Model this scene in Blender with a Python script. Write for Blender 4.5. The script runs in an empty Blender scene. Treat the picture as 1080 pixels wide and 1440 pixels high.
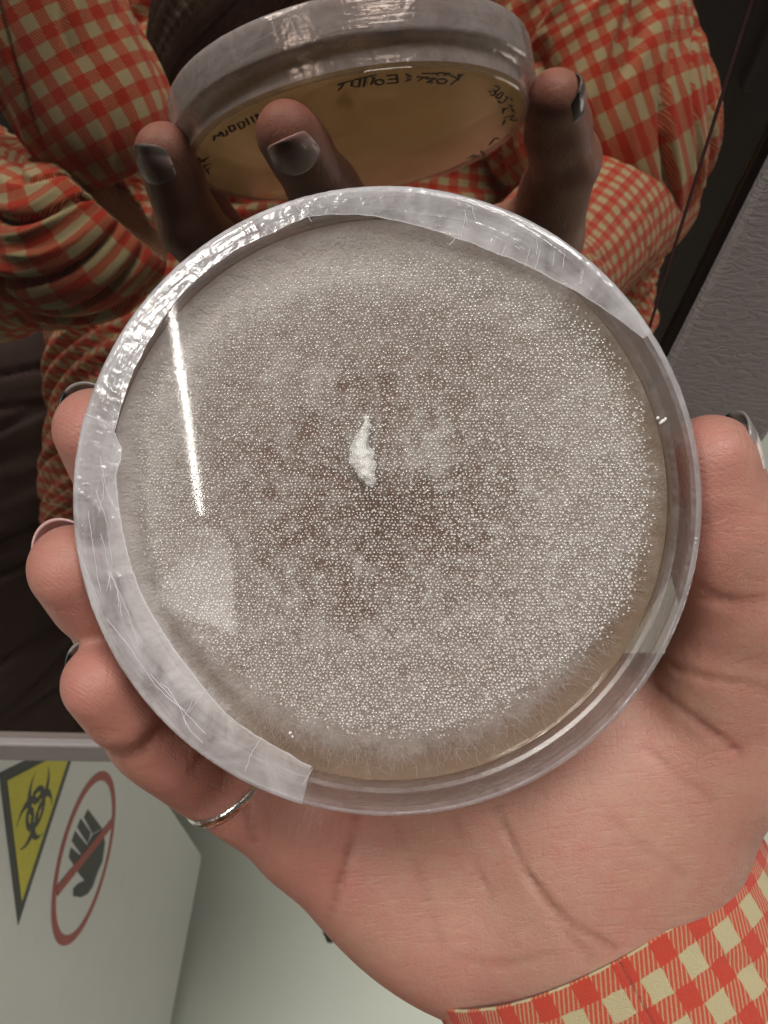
import bpy, math, random
import numpy as np
from mathutils import Vector, Matrix, noise as mnoise
random.seed(7); rng = np.random.default_rng(7)
S = bpy.context.scene
C = S.collection
# ------------------------------------------------------------------ frames
# everything is measured in millimetres in the camera's frame (camera at 0, looking along -z)
# and turned into a gravity-true world: x along the glass door, y into it, z up
F_PX, W_PX, H_PX = 1200.0, 1080.0, 1440.0
CAM_H = 1.2
M_N = np.array([0.05302293, -0.75180815, 0.65724658]); M_N /= np.linalg.norm(M_N)   # door glass normal
M_K = -154.2477
UP = np.array([0.15028637, 0.65668382, 0.73904017]); UP -= UP @ M_N * M_N; UP /= np.linalg.norm(UP)
XR = np.cross(-M_N, UP)
R = np.stack([XR, -M_N, UP])
POS = np.array([0, 0, CAM_H])
def c2w(P): return np.asarray(P, float) @ R.T * 0.001 + POS
def w2c(Wd): return (np.asarray(Wd, float) - POS) * 1000 @ R
def ray(x, y): return np.array([(x - 540) / F_PX, (720 - y) / F_PX, -1.0])
def at(x, y, d): return ray(x, y) * d
def refl(P):
    P = np.asarray(P, float); return P - 2 * ((P @ M_N) - M_K)[..., None] * M_N
def virt(x, y, d): return refl(at(x, y, d))           # the real point seen in the glass at a pixel
D_C = np.array([-1.0777, 0.4102, -124.6641])            # lid centre
D_N = np.array([-.0959, -.0676, 1.0]); D_N /= np.linalg.norm(D_N)
D_A = np.cross([0, 1, 0], D_N); D_A /= np.linalg.norm(D_A)
D_B = np.cross(D_N, D_A)
DM = np.stack([D_A, D_B, D_N])
def l2c(P): return np.asarray(P, float) @ DM + D_C
def c2l(P): return (np.asarray(P, float) - D_C) @ DM.T
def l2w(P): return c2w(l2c(P))
def lid_pt(x, y, off=0.0):                              # pixel -> dish-local point on the plane n = off
    d = ray(x, y); t = (D_N @ D_C + off) / (d @ D_N); return c2l(d * t)
def under_pt(x, y, off=-15.0):                          # pixel in the glass -> point of the dish underside
    o = refl(np.zeros(3)); d = ray(x, y); d = d - 2 * (d @ M_N) * M_N
    t = (D_N @ D_C + off - D_N @ o) / (d @ D_N); return c2l(o + d * t)
# ------------------------------------------------------------------ mesh helpers
def mk(name, V, F, mat, parent=None, smooth=True, uv=None, ploc=None, attr=None):
    me = bpy.data.meshes.new(name)
    V = np.ascontiguousarray(V, np.float32)
    if isinstance(F, np.ndarray) and F.ndim == 2:
        k = F.shape[1]; flat = F.ravel().astype(np.int32); nf = len(F)
        starts = np.arange(nf, dtype=np.int32) * k
    else:
        flat = np.array([i for f in F for i in f], np.int32); nf = len(F)
        ln = np.array([len(f) for f in F]); starts = np.r_[0, np.cumsum(ln)[:-1]].astype(np.int32)
    me.vertices.add(len(V)); me.vertices.foreach_set('co', V.ravel())
    me.loops.add(len(flat)); me.loops.foreach_set('vertex_index', flat)
    me.polygons.add(nf); me.polygons.foreach_set('loop_start', starts)
    me.update(calc_edges=True); me.validate()
    me.polygons.foreach_set('use_smooth', np.full(len(me.polygons), bool(smooth)))
    if smooth == 'auto': me.set_sharp_from_angle(angle=math.radians(32))
    if uv is not None:
        l = me.uv_layers.new(name='UVMap'); vi = np.empty(len(me.loops), np.int32)
        me.loops.foreach_get('vertex_index', vi); l.data.foreach_set('uv', np.asarray(uv, np.float32)[vi].ravel())
    if attr is not None:
        for k_, a_ in attr.items():
            at_ = me.attributes.new(k_, 'FLOAT', 'POINT'); at_.data.foreach_set('value', np.asarray(a_, np.float32))
    me.materials.append(mat)
    o = bpy.data.objects.new(name, me); C.objects.link(o)
    if parent is not None:
        o.parent = parent
        o.matrix_parent_inverse = parent_inv.get(parent.name, Matrix.Identity(4))
    return o
parent_inv = {}
def tag(o, label=None, cat=None, group=None, kind=None):
    if label: o['label'] = label
    if cat: o['category'] = cat
    if group: o['group'] = group
    if kind: o['kind'] = kind
    return o
def empty(name, locw):
    o = bpy.data.objects.new(name, None); o.empty_display_size = .02; C.objects.link(o); o.location = [float(v) for v in locw]
    parent_inv[o.name] = Matrix.Translation(Vector([float(v) for v in locw])).inverted(); return o
def grid_faces(nu, nv, closed_u=True, off=0):           # index = v*nu+u
    us = np.arange(nu if closed_u else nu - 1); vs = np.arange(nv - 1)
    u, v = np.meshgrid(us, vs); u = u.ravel(); v = v.ravel(); u2 = (u + 1) % nu
    return np.stack([v * nu + u, v * nu + u2, (v + 1) * nu + u2, (v + 1) * nu + u], 1) + off
def lathe(prof, n=160):                                  # closed profile [(r,z)...] -> local verts, quads
    th = np.linspace(0, 2 * np.pi, n, endpoint=False); P = np.array(prof, float); k = len(P)
    V = np.stack([np.outer(P[:, 0], np.cos(th)), np.outer(P[:, 0], np.sin(th)), np.repeat(P[:, 1:2], n, 1)], 2).reshape(-1, 3)
    f = grid_faces(n, k); return V, f
def lathe_closed(prof, n=160):
    V, f = lathe(list(prof) + [prof[0]], n); k = len(prof)
    f = np.where(f >= k * n, f - k * n, f); return V[:k * n], f
def prism(poly, d):                                      # 3d polygon extruded by vector d
    P = np.array(poly, float); n = len(P); V = np.r_[P, P + np.array(d)]
    F = [list(range(n)), list(range(2 * n - 1, n - 1, -1))] + [[(i + 1) % n, i, n + i, n + (i + 1) % n] for i in range(n)]
    return V, F
def boxw(x0, x1, y0, y1, z0, z1):
    V = np.array([[x, y, z] for x in (x0, x1) for y in (y0, y1) for z in (z0, z1)], float)
    return V, [[0, 1, 3, 2], [4, 6, 7, 5], [0, 4, 5, 1], [2, 3, 7, 6], [0, 2, 6, 4], [1, 5, 7, 3]]
def bevel(o, w, seg=3):
    m = o.modifiers.new('bevel', 'BEVEL'); m.width = w; m.segments = seg; m.limit_method = 'ANGLE'; return o
def surface_nets(Fd, org, h):
    nx, ny, nz = Fd.shape; neg = Fd < 0
    c = [(i, j, k) for i in (0, 1) for j in (0, 1) for k in (0, 1)]
    sl = lambda i, j, k: (slice(i, nx - 1 + i), slice(j, ny - 1 + j), slice(k, nz - 1 + k))
    cnt = sum(neg[sl(*q)].astype(np.int8) for q in c); act = (cnt > 0) & (cnt < 8)
    idx = np.full(act.shape, -1, np.int64); I = np.argwhere(act); idx[act] = np.arange(len(I))
    acc = np.zeros((len(I), 3)); num = np.zeros(len(I))
    val = {q: Fd[I[:, 0] + q[0], I[:, 1] + q[1], I[:, 2] + q[2]] for q in c}
    for a in c:
        for b in c:
            if sum(b) - sum(a) == 1 and all(y >= x for x, y in zip(a, b)):
                va, vb = val[a], val[b]; x = (va < 0) != (vb < 0)
                t = np.where(x, va / np.where(x, va - vb, 1), 0)
                acc += x[:, None] * (np.array(a) + t[:, None] * (np.array(b) - np.array(a))); num += x
    V = (I + acc / num[:, None]) * h + org; Q = []
    for ax in range(3):
        o1, o2 = [(1, 2), (2, 0), (0, 1)][ax]
        s0 = [slice(None)] * 3; s1 = [slice(None)] * 3; s0[ax] = slice(0, -1); s1[ax] = slice(1, None)
        E = np.argwhere(neg[tuple(s0)] != neg[tuple(s1)])
        ok = (E[:, o1] > 0) & (E[:, o2] > 0) & (E[:, o1] < Fd.shape[o1] - 1) & (E[:, o2] < Fd.shape[o2] - 1); E = E[ok]
        def g(a, b):
            q = E.copy(); q[:, o1] -= a; q[:, o2] -= b; return idx[q[:, 0], q[:, 1], q[:, 2]]
        q = np.stack([g(1, 1), g(0, 1), g(0, 0), g(1, 0)], 1)
        flip = ~neg[E[:, 0], E[:, 1], E[:, 2]]; q[flip] = q[flip][:, ::-1]; Q.append(q)
    Q = np.concatenate(Q); return V, Q[(Q >= 0).all(1)]
# ------------------------------------------------------------------ material helpers
def mat(name):
    m = bpy.data.materials.new(name); m.use_nodes = True; m.node_tree.nodes.clear()
    return m, N(m.node_tree)
class N:
    def __init__(s, t): s.t = t
    def __call__(s, typ, ins=None, **kw):
        n = s.t.nodes.new(typ)
        for k, v in kw.items(): setattr(n, k, v)
        for k, v in (ins or {}).items():
            i = n.inputs[k]
            if isinstance(v, bpy.types.NodeSocket): s.t.links.new(v, i)
            else:
                if i.type == 'RGBA' and not hasattr(v, '__len__'): v = (v, v, v, 1)
                if i.type == 'RGBA' and len(v) == 3: v = (*v, 1)
                i.default_value = v
        return n
    def out(s, sh, disp=None):
        o = s('ShaderNodeOutputMaterial', {'Surface': sh})
    def math(s, op, a, b=0.0, c=0.0, clamp=False):
        n = s('ShaderNodeMath', operation=op, use_clamp=clamp)
        for i, v in enumerate((a, b, c)):
            if isinstance(v, bpy.types.NodeSocket): s.t.links.new(v, n.inputs[i])
            else: n.inputs[i].default_value = v
        return n.outputs[0]
    def ramp(s, fac, stops, interp='LINEAR'):
        n = s('ShaderNodeValToRGB', {'Fac': fac}); r = n.color_ramp; r.interpolation = interp
        while len(r.elements) < len(stops): r.elements.new(.5)
        for e, (p, c) in zip(r.elements, stops):
            e.position = p; e.color = (c, c, c, 1) if not hasattr(c, '__len__') else (*c, 1)
        return n.outputs[0]
    def mixc(s, fac, a, b, mode='MIX'):
        n = s('ShaderNodeMix', data_type='RGBA', blend_type=mode)
        for i, v in ((0, fac), (6, a), (7, b)):
            if isinstance(v, bpy.types.NodeSocket): s.t.links.new(v, n.inputs[i])
            elif i == 0: n.inputs[0].default_value = v
            else: n.inputs[i].default_value = (*v, 1) if hasattr(v, '__len__') else (v, v, v, 1)
        return n.outputs[2]
    def obj(s): return s('ShaderNodeTexCoord').outputs['Object']
    def noise(s, vec, scale, detail=3, rough=.55, out='Fac', dist=0.0):
        n = s('ShaderNodeTexNoise', {'Vector': vec, 'Scale': scale, 'Detail': detail, 'Roughness': rough, 'Distortion': dist}); return n.outputs[out]
    def vmap(s, vec, scale=(1, 1, 1), rot=(0, 0, 0)):
        return s('ShaderNodeMapping', {'Vector': vec, 'Scale': scale, 'Rotation': rot}).outputs[0]
    def bump(s, h, strength=.3, dist=.001, nrm=None):
        d = {'Height': h, 'Strength': strength, 'Distance': dist}
        if nrm is not None: d['Normal'] = nrm
        return s('ShaderNodeBump', d).outputs[0]
    def mix(s, fac, a, b): 
        n = s('ShaderNodeMixShader', {'Fac': fac}); s.t.links.new(a, n.inputs[1]); s.t.links.new(b, n.inputs[2]); return n.outputs[0]
    def prin(s, **k):
        n = s('ShaderNodeBsdfPrincipled'); 
        for kk, v in k.items():
            i = n.inputs[kk.replace('_', ' ')]
            if isinstance(v, bpy.types.NodeSocket): s.t.links.new(v, i)
            elif i.type == 'RGBA' and len(v) == 3: i.default_value = (*v, 1)
            else: i.default_value = v
        return n.outputs[0]
    def fres(s, nrm=None, f0=.045):
        d = {'Blend': .5}
        if nrm is not None: d['Normal'] = nrm
        f = s('ShaderNodeLayerWeight', d).outputs['Facing']
        return s.math('MULTIPLY_ADD', s.math('POWER', f, 5.0), 1 - f0, f0)
MT = {}
def simple(key, col, rough=.5, var=.12, sc=60, **kw):
    m, n = mat(key); o = n.obj(); f = n.noise(o, sc, 4)
    c = n.mixc(n.math('MULTIPLY', f, 1.0), [v * (1 - var) for v in col], [min(1, v * (1 + var)) for v in col])
    n.out(n.prin(Base_Color=c, Roughness=rough, **kw)); MT[key] = m; return m

# skin ------------------------------------------------------------
m, n = mat('skin'); o = n.obj()
big = n.noise(o, 70, 3); mid = n.noise(o, 320, 4); fine = n.noise(o, 1500, 3)
c = n.mixc(n.ramp(big, [(.3, 0), (.7, 1)]), (.36, .200, .146), (.385, .178, .140))
c = n.mixc(n.math('MULTIPLY', n.ramp(mid, [(.4, 0), (.75, 1)]), .4), c, (.40, .265, .19))
red = n('ShaderNodeAttribute', attribute_name='pink').outputs['Fac']
c = n.mixc(red, c, (.37, .118, .10))
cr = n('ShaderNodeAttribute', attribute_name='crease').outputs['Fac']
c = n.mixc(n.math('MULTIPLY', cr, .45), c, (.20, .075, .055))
lines = n('ShaderNodeTexWave', {'Vector': n.vmap(o, rot=(.3, .5, .62)), 'Scale': 260.0, 'Distortion': 5.0, 'Detail': 3.0, 'Detail Scale': 1.2}, wave_type='BANDS').outputs['Fac']
ridg = n('ShaderNodeTexWave', {'Vector': n.vmap(o, rot=(.2, .5, -.9)), 'Scale': 560.0, 'Distortion': 2.2, 'Detail': 1.0, 'Detail Scale': .5}, wave_type='BANDS').outputs['Fac']
vor = n('ShaderNodeTexVoronoi', {'Vector': o, 'Scale': 900.0}, feature='DISTANCE_TO_EDGE').outputs['Distance']
h = n.math('ADD', n.math('MULTIPLY', lines, .10), n.math('MULTIPLY', fine, .5))
h = n.math('ADD', h, n.math('ADD', n.math('MULTIPLY', n.math('MULTIPLY', ridg, n.ramp(red, [(.22, 0), (.45, 1)])), .30), n.math('MULTIPLY', n.math('MINIMUM', vor, .12), 3.0)))
st1 = n.noise(n.vmap(o, scale=(1, 7, 2), rot=(.2, .3, .75)), 130, 3, .6); st2 = n.noise(n.vmap(o, scale=(9, 1.2, 2), rot=(.1, .3, .25)), 95, 3, .6)
fold = n.math('ADD', n.ramp(st1, [(.38, 0), (.47, 1)]), n.ramp(st2, [(.36, 0), (.45, 1)]))
h = n.math('ADD', h, n.math('ADD', n.math('MULTIPLY', mid, .8), n.math('MULTIPLY', fold, .55)))
nb = n.bump(h, .32, .00025)
n.out(n.prin(Base_Color=c, Roughness=n.ramp(mid, [(.3, .42), (.8, .58)]), Normal=nb, Subsurface_Weight=.35,
             Subsurface_Radius=(.0042, .0016, .0009), Subsurface_Scale=1.0, Specular_IOR_Level=.35)); MT['skin'] = m
# nails
for key, bl in (('nail', 0), ('nail_dark_edge', 1)):
    m, n = mat(key); o = n.obj()
    u = n('ShaderNodeTexCoord').outputs['UV']; sx = n('ShaderNodeSeparateXYZ', {'Vector': u})
    tipf = n.ramp(sx.outputs[1], [(.76, 0), (.84, 1)])
    c = n.mixc(n.math('MULTIPLY', tipf, .8), (.60, .50, .48), (.45, .245, .235) if not bl else (.085, .09, .085))
    if bl:
        side = n.ramp(sx.outputs[0], [(.66, 0), (.74, 1)] if bl == 1 else [(.2, 1), (.3, 0)]); blk = n.math('MULTIPLY', side, n.ramp(sx.outputs[1], [(.3, 0), (.4, 1)])); c = n.mixc(blk, c, (.006, .014, .014))
    n.out(n.prin(Base_Color=c, Roughness=.25, Coat_Weight=.2, Coat_Roughness=.1, Specular_IOR_Level=.4)); MT[key] = m
# silver
m, n = mat('silver'); o = n.obj(); w = n.noise(o, 900, 3)
n.out(n.prin(Base_Color=(.78, .77, .74), Metallic=1.0, Roughness=n.ramp(w, [(.3, .12), (.7, .32)]), Normal=n.bump(w, .5, .0003))); MT['silver'] = m
# gingham cloth
def gingham(key, twill, tint=1.0):
    m, n = mat(key); u = n('ShaderNodeTexCoord').outputs['UV']; sx = n('ShaderNodeSeparateXYZ', {'Vector': u})
    wob = n.noise(u, 3.0, 4)
    def stripe(s_, off):
        a = n.math('FRACT', n.math('ADD', n.math('ADD', s_, off), n.math('MULTIPLY', n.math('SUBTRACT', wob, .5), .10)))
        return n.ramp(a, [(.015, 0), (.035, 1), (.485, 1), (.505, 0)])
    a = stripe(sx.outputs[0], 0.0); b = stripe(sx.outputs[1], 0.0)
    both = n.math('MULTIPLY', a, b); anyf = n.math('MAXIMUM', a, b)
    cream, redc = (.50, .44, .25), (.52, .040, .017)
    midc = (.51, .135, .066)
    if twill:
        tw = n('ShaderNodeTexWave', {'Vector': n.vmap(u, rot=(0, 0, math.radians(28))), 'Scale': 3.1, 'Distortion': .5, 'Detail': 2.0, 'Detail Scale': 3.0}, wave_type='BANDS').outputs['Fac']
        midc = n.mixc(n.ramp(tw, [(.55, 0), (.85, 1)]), (.52, .065, .028), (.50, .28, .15))
    c = n.mixc(anyf, cream, midc); c = n.mixc(both, c, redc)
    thr = n.noise(n.vmap(u, scale=(1, 1, 1)), 38, 2, .7); c = n.mixc(n.math('MULTIPLY', thr, .28), c, (.25, .05, .03), 'MULTIPLY') if False else n.mixc(n.ramp(thr, [(.3, .22), (.6, 0)]), c, (.23, .107, .053))
    nb = n.bump(n.math('ADD', thr, n.math('MULTIPLY', n.noise(u, 12, 3), .6)), .9, .0005)
    n.out(n.prin(Base_Color=c, Roughness=.9, Normal=nb, Sheen_Weight=.15, Specular_IOR_Level=.15)); MT[key] = m
gingham('gingham_cloth', True)
simple('trouser_cloth', (.035, .022, .018), .85, .25, 40)
simple('dark_hair', (.030, .016, .009), .5, .5, 90)
# clear polystyrene
m, n = mat('clear_plastic'); o = n.obj()
sc = n.noise(n.vmap(o, scale=(1, 1, 1)), 140, 5, .6); nb = n.bump(sc, .022, .0003)
g = n('ShaderNodeBsdfGlossy', {'Color': 1.0, 'Roughness': .035, 'Normal': nb}).outputs[0]
t = n('ShaderNodeBsdfTransparent', {'Color': (.985, .98, .975)}).outputs[0]
n.out(n.mix(n.fres(f0=.035), t, g)); MT['clear_plastic'] = m
m, n = mat('rim_plastic'); o = n.obj()
st = n.noise(n.vmap(o, scale=(1, 1, 5)), 220, 4)
g = n('ShaderNodeBsdfGlossy', {'Color': 1.0, 'Roughness': .22}).outputs[0]
t = n('ShaderNodeBsdfTransparent', {'Color': (.93, .91, .905)}).outputs[0]
d = n('ShaderNodeBsdfDiffuse', {'Color': (.80, .735, .73)}).outputs[0]; tl = n('ShaderNodeBsdfTranslucent', {'Color': (.80, .735, .73)}).outputs[0]
n.out(n.mix(n.fres(f0=.05), n.mix(n.ramp(st, [(.35, .06), (.75, .26)]), t, n.mix(.5, d, tl)), g)); MT['rim_plastic'] = m
# sealing film
def film(key, a0, a1):
    m, n = mat(key); u = n('ShaderNodeTexCoord').outputs['UV']
    s1 = n.noise(n.vmap(u, scale=(12, 4.5, 1)), 1.0, 4, .5, dist=1.2); s2 = n.noise(n.vmap(u, scale=(7, 26, 1)), 1.0, 3, dist=1.0)
    al = n.ramp(n.math('ADD', n.math('MULTIPLY', s1, .75), n.math('MULTIPLY', s2, .25)), [(.33, a0), (.68, a1)])
    ed = n('ShaderNodeAttribute', attribute_name='edge').outputs['Fac']; al = n.math('MAXIMUM', n.math('MULTIPLY', al, n('ShaderNodeAttribute', attribute_name='dense').outputs['Fac']), ed)
    nb = n.bump(n.math('ADD', s1, n.math('MULTIPLY', s2, .5)), .40, .0008)
    d = n('ShaderNodeBsdfDiffuse', {'Color': (.93, .91, .93), 'Normal': nb}).outputs[0]; tl = n('ShaderNodeBsdfTranslucent', {'Color': (.92, .90, .92)}).outputs[0]
    g = n('ShaderNodeBsdfGlossy', {'Color': 1.0, 'Roughness': .16, 'Normal': nb}).outputs[0]
    t = n('ShaderNodeBsdfTransparent', {'Color': (.95, .945, .95)}).outputs[0]
    n.out(n.mix(n.fres(f0=.06), n.mix(al, t, n.mix(.45, d, tl)), g)); MT[key] = m
film('stretch_film', .25, .66); film('stretch_film_fold', .24, .70)
m, n = mat('stretch_film_line'); n.out(n.mix(.5, n('ShaderNodeBsdfTransparent').outputs[0], n('ShaderNodeBsdfDiffuse', {'Color': (.95, .93, .95)}).outputs[0])); MT['stretch_film_line'] = m
# agar
m, n = mat('agar'); o = n.obj(); f = n.noise(o, 90, 4)
c = n.mixc(f, (.80, .67, .39), (.86, .75, .48))
d = n('ShaderNodeBsdfDiffuse', {'Color': c}).outputs[0]; tl = n('ShaderNodeBsdfTranslucent', {'Color': c}).outputs[0]
t = n('ShaderNodeBsdfTransparent', {'Color': (.92, .82, .60)}).outputs[0]; g = n('ShaderNodeBsdfGlossy', {'Color': 1.0, 'Roughness': .06}).outputs[0]
n.out(n.mix(n.fres(f0=.02), n.mix(.60, t, n.mix(.7, d, tl)), g)); MT['agar'] = m
# mycelium felt
m, n = mat('mycelium'); o = n.obj()
den = n('ShaderNodeAttribute', attribute_name='dens').outputs['Fac']; rad = n('ShaderNodeAttribute', attribute_name='rad').outputs['Fac']; ang = n('ShaderNodeAttribute', attribute_name='ang').outputs['Fac']
pol = n('ShaderNodeCombineXYZ', {'X': n.math('MULTIPLY', rad, 22.0), 'Y': n.math('MULTIPLY', ang, 150.0)}).outputs[0]
fib = n.noise(pol, 1.0, 3, .65)
clot = n.noise(o, 420, 3, .62); cl2 = n.noise(o, 190, 1, .5)
fz = n.noise(o, 2400, 1, .7)
mixn = n.math('ADD', n.math('MULTIPLY', clot, .40), n.math('ADD', n.math('MULTIPLY', fib, .30), n.math('ADD', n.math('MULTIPLY', fz, .22), n.math('MULTIPLY', cl2, .12))))
al = n.math('ADD', den, n.math('MULTIPLY', n.math('SUBTRACT', mixn, .52), 2.1), clamp=True)
al = n.math('MULTIPLY', al, .93, clamp=True)
matf = n('ShaderNodeAttribute', attribute_name='mat').outputs['Fac']
colr = n.mixc(al, (.48, .36, .325), (.96, .925, .93))
d = n('ShaderNodeBsdfDiffuse', {'Color': colr, 'Normal': n.bump(mixn, .8, .0012)}).outputs[0]; tl = n('ShaderNodeBsdfTranslucent', {'Color': colr}).outputs[0]
t = n('ShaderNodeBsdfTransparent').outputs[0]
n.out(n.mix(n.math('MAXIMUM', al, n.math('MULTIPLY', matf, .82)), t, n.mix(.55, d, tl))); MT['mycelium'] = m
m, n = mat('white_hyphae'); d = n('ShaderNodeBsdfDiffuse', {'Color': (.82, .80, .77)}).outputs[0]; tl = n('ShaderNodeBsdfTranslucent', {'Color': (.8, .78, .75)}).outputs[0]
n.out(n.mix(.4, d, tl)); MT['white_hyphae'] = m
m, n = mat('inoculum_white'); o = n.obj(); f = n.noise(o, 900, 4)
n.out(n.prin(Base_Color=n.mixc(f, (.82, .82, .79), (.95, .95, .93)), Roughness=.8, Normal=n.bump(f, .6, .0005), Subsurface_Weight=.3, Subsurface_Radius=(.001, .001, .001))); MT['inoculum_white'] = m
# droplets: white rim colour painted in for their glints, shaded by the lid's normal
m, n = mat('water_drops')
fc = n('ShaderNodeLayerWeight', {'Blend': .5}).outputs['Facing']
glint_white = n.ramp(fc, [(.05, .30), (.22, 1.0), (.85, 1.0), (.97, .7)])
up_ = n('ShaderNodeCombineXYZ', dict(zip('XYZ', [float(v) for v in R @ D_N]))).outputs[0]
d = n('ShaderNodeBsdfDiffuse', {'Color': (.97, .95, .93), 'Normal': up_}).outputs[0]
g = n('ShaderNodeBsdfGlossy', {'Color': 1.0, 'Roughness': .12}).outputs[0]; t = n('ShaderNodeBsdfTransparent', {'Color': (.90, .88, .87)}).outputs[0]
n.out(n.mix(n.fres(f0=.08), n.mix(glint_white, t, d), g)); MT['water_drops'] = m
simple('ink', (.008, .008, .010), .45, .3, 300)
# setting
m, n = mat('dark_mirror_glass')
g = n('ShaderNodeBsdfGlossy', {'Color': (.57, .505, .46), 'Roughness': .006}).outputs[0]; d = n('ShaderNodeBsdfDiffuse', {'Color': (.010, .007, .006)}).outputs[0]
n.out(n('ShaderNodeAddShader', {0: g, 1: d}).outputs[0]); MT['dark_mirror_glass'] = m
m, n = mat('textured_grey_paint'); o = n.obj()
w = n.vmap(o, scale=(.55, 1, 1.5), rot=(0, .25, 0)); f1 = n.noise(w, 330, 3, .5, dist=1.8); f2 = n.noise(o, 900, 3)
hh = n.math('ADD', n.ramp(f1, [(.35, 0), (.6, 1)]), n.math('MULTIPLY', f2, .2))
n.out(n.prin(Base_Color=n.mixc(f1, (.178, .156, .154), (.225, .198, .195)), Roughness=.42, Normal=n.bump(hh, .25, .0010), Specular_IOR_Level=.5)); MT['textured_grey_paint'] = m
simple('ledge_grey', (.27, .245, .24), .5, .06, 120)
m, n = mat('cabinet_white'); o = n.obj(); f = n.noise(o, 22, 4); f2 = n.noise(o, 600, 2)
sm_ = n.noise(n.vmap(o, scale=(1, 1, 3)), 38, 6, .7); n.out(n.prin(Base_Color=n.mixc(n.ramp(sm_, [(.58, 0), (.78, .5)]), n.mixc(f, (.64, .625, .59), (.70, .68, .645)), (.47, .45, .41)), Roughness=.38, Normal=n.bump(f2, .12, .0004), Specular_IOR_Level=.5)); MT['cabinet_white'] = m
m, n = mat('green_lino'); o = n.obj(); f = n.noise(o, 7, 5, .6); f2 = n.noise(o, 40, 5, .65); f3 = n.noise(o, 300, 2)
vo = n('ShaderNodeTexVoronoi', {'Vector': n.vmap(n.noise(o, 3, 3, out='Color'), scale=(1, 1, 1)), 'Scale': 4.0}, feature='DISTANCE_TO_EDGE').outputs['Distance']
c = n.mixc(f, (.50, .53, .43), (.58, .60, .505)); c = n.mixc(n.ramp(f2, [(.56, 0), (.75, .35)]), c, (.60, .615, .57)); c = n.mixc(n.ramp(n.noise(o, 26, 6, .7, dist=1.2), [(.66, 0), (.74, .4)]), c, (.27, .28, .22))
n.out(n.prin(Base_Color=c, Roughness=.33, Normal=n.bump(f3, .1, .001))); MT['green_lino'] = m
simple('black_print', (.028, .028, .026), .5, .2, 200); simple('yellow_print', (.60, .52, .025), .5, .1, 200); simple('red_print', (.36, .060, .045), .5, .12, 200)
simple('dark_gasket', (.05, .022, .024), .3, .2, 100); simple('black_bezel', (.006, .005, .005), .25, .2, 100); simple('lamp_housing', (.7, .7, .7), .5, .05, 50)
# lamp: a row of diodes behind a cover
m, n = mat('led_light'); u = n('ShaderNodeTexCoord').outputs['UV']; sx = n('ShaderNodeSeparateXYZ', {'Vector': u})
fr = n.math('ABSOLUTE', n.math('SUBTRACT', n.math('FRACT', sx.outputs[0]), .5)); fr2 = n.math('ABSOLUTE', n.math('SUBTRACT', sx.outputs[1], .5))
dd = n.math('SQRT', n.math('ADD', n.math('POWER', n.math('MULTIPLY', fr, 1.3), 2.0), n.math('POWER', n.math('MULTIPLY', fr2, .9), 2.0)))
LED_L = 46.0
n.out(n('ShaderNodeEmission', {'Color': (1.0, .97, .90), 'Strength': n.math('MULTIPLY', n.ramp(dd, [(.2, 1), (.62, .04)]), LED_L)}).outputs[0]); MT['led_light'] = m

# ------------------------------------------------------------------ petri dish
dish = empty('petri_dish', l2w([0, 0, -15]))
tag(dish, 'round clear petri dish of white mould culture sealed with film, held in the hand', 'petri dish')
RL = 46.0; AG = -5.7
V, f = lathe([(0.01, 0), (30, 0), (44.6, 0), (44.6, -1.1), (30, -1.1), (0.01, -1.1)]); mk('lid', l2w(V), f, MT['clear_plastic'], dish, 'auto')
V, f = lathe_closed([(44.63, -.02), (45.2, .05), (45.7, -.1), (46, -.55), (46, -8.2), (44.9, -8.2), (44.9, -1.5), (44.63, -1.1)])
mk('lid_rim', l2w(V), f, MT['rim_plastic'], dish, 'auto')
V, f = lathe_closed([(43.4, -14.2), (43.5, -13.6), (43.5, -2.2), (43.2, -1.9), (42.6, -2.2), (42.6, -14.0), (42.3, -14.2)])
mk('base', l2w(V), f, MT['rim_plastic'], dish, 'auto')
V, f = lathe([(0.01, -14.0), (42.28, -14.0), (42.9, -14.4), (43.3, -14.25), (43.38, -14.6), (43.1, -15), (41, -15.05), (40.6, -14.95), (0.01, -14.95)]); mk('base_floor', l2w(V), f, MT['clear_plastic'], dish, 'auto')
V, f = lathe([(0.01, AG), (38, AG), (41.5, AG + .1), (42.5, AG + .6), (42.5, AG - .2), (42.5, -13.85), (41.8, -13.92), (0.01, -13.92)]); mk('agar', l2w(V), f, MT['agar'], dish, 'auto')
# mycelium: a low felt with its own relief
nr, nt = 170, 420
rr = np.linspace(.3, 42.5, nr); tt = np.linspace(0, 2 * np.pi, nt, endpoint=False)
T, Rr = np.meshgrid(tt, rr); X, Y = (Rr * np.cos(T)).ravel(), (Rr * np.sin(T)).ravel()
def px_l(x, y, off=AG): return lid_pt(x, y, off)[:2]
def blob(x, y, sx, sy=None, off=AG):
    q = px_l(x, y, off); k = .109; sy = sy or sx
    return np.exp(-((X - q[0]) / (sx * k)) ** 2 - ((Y - q[1]) / (sy * k)) ** 2)
def sstep(a, b, x): t = np.clip((x - a) / (b - a), 0, 1); return t * t * (3 - 2 * t)
r_ = np.hypot(X, Y); a_ = np.degrees(np.arctan2(Y, X))
adiff = lambda c: np.abs((a_ - c + 180) % 360 - 180)
dens = np.full(len(X), .66)
dens -= .12 * np.exp(-(r_ / 13) ** 2) ; dens -= .06 * np.exp(-((r_ - 14) / 9) ** 2)
dens += .42 * sstep(29, 37, r_) * (1 - sstep(55, 90, adiff(118))) + .85 * sstep(37.5, 40.5, r_) * (1 - sstep(75, 105, adiff(150)))
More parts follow.
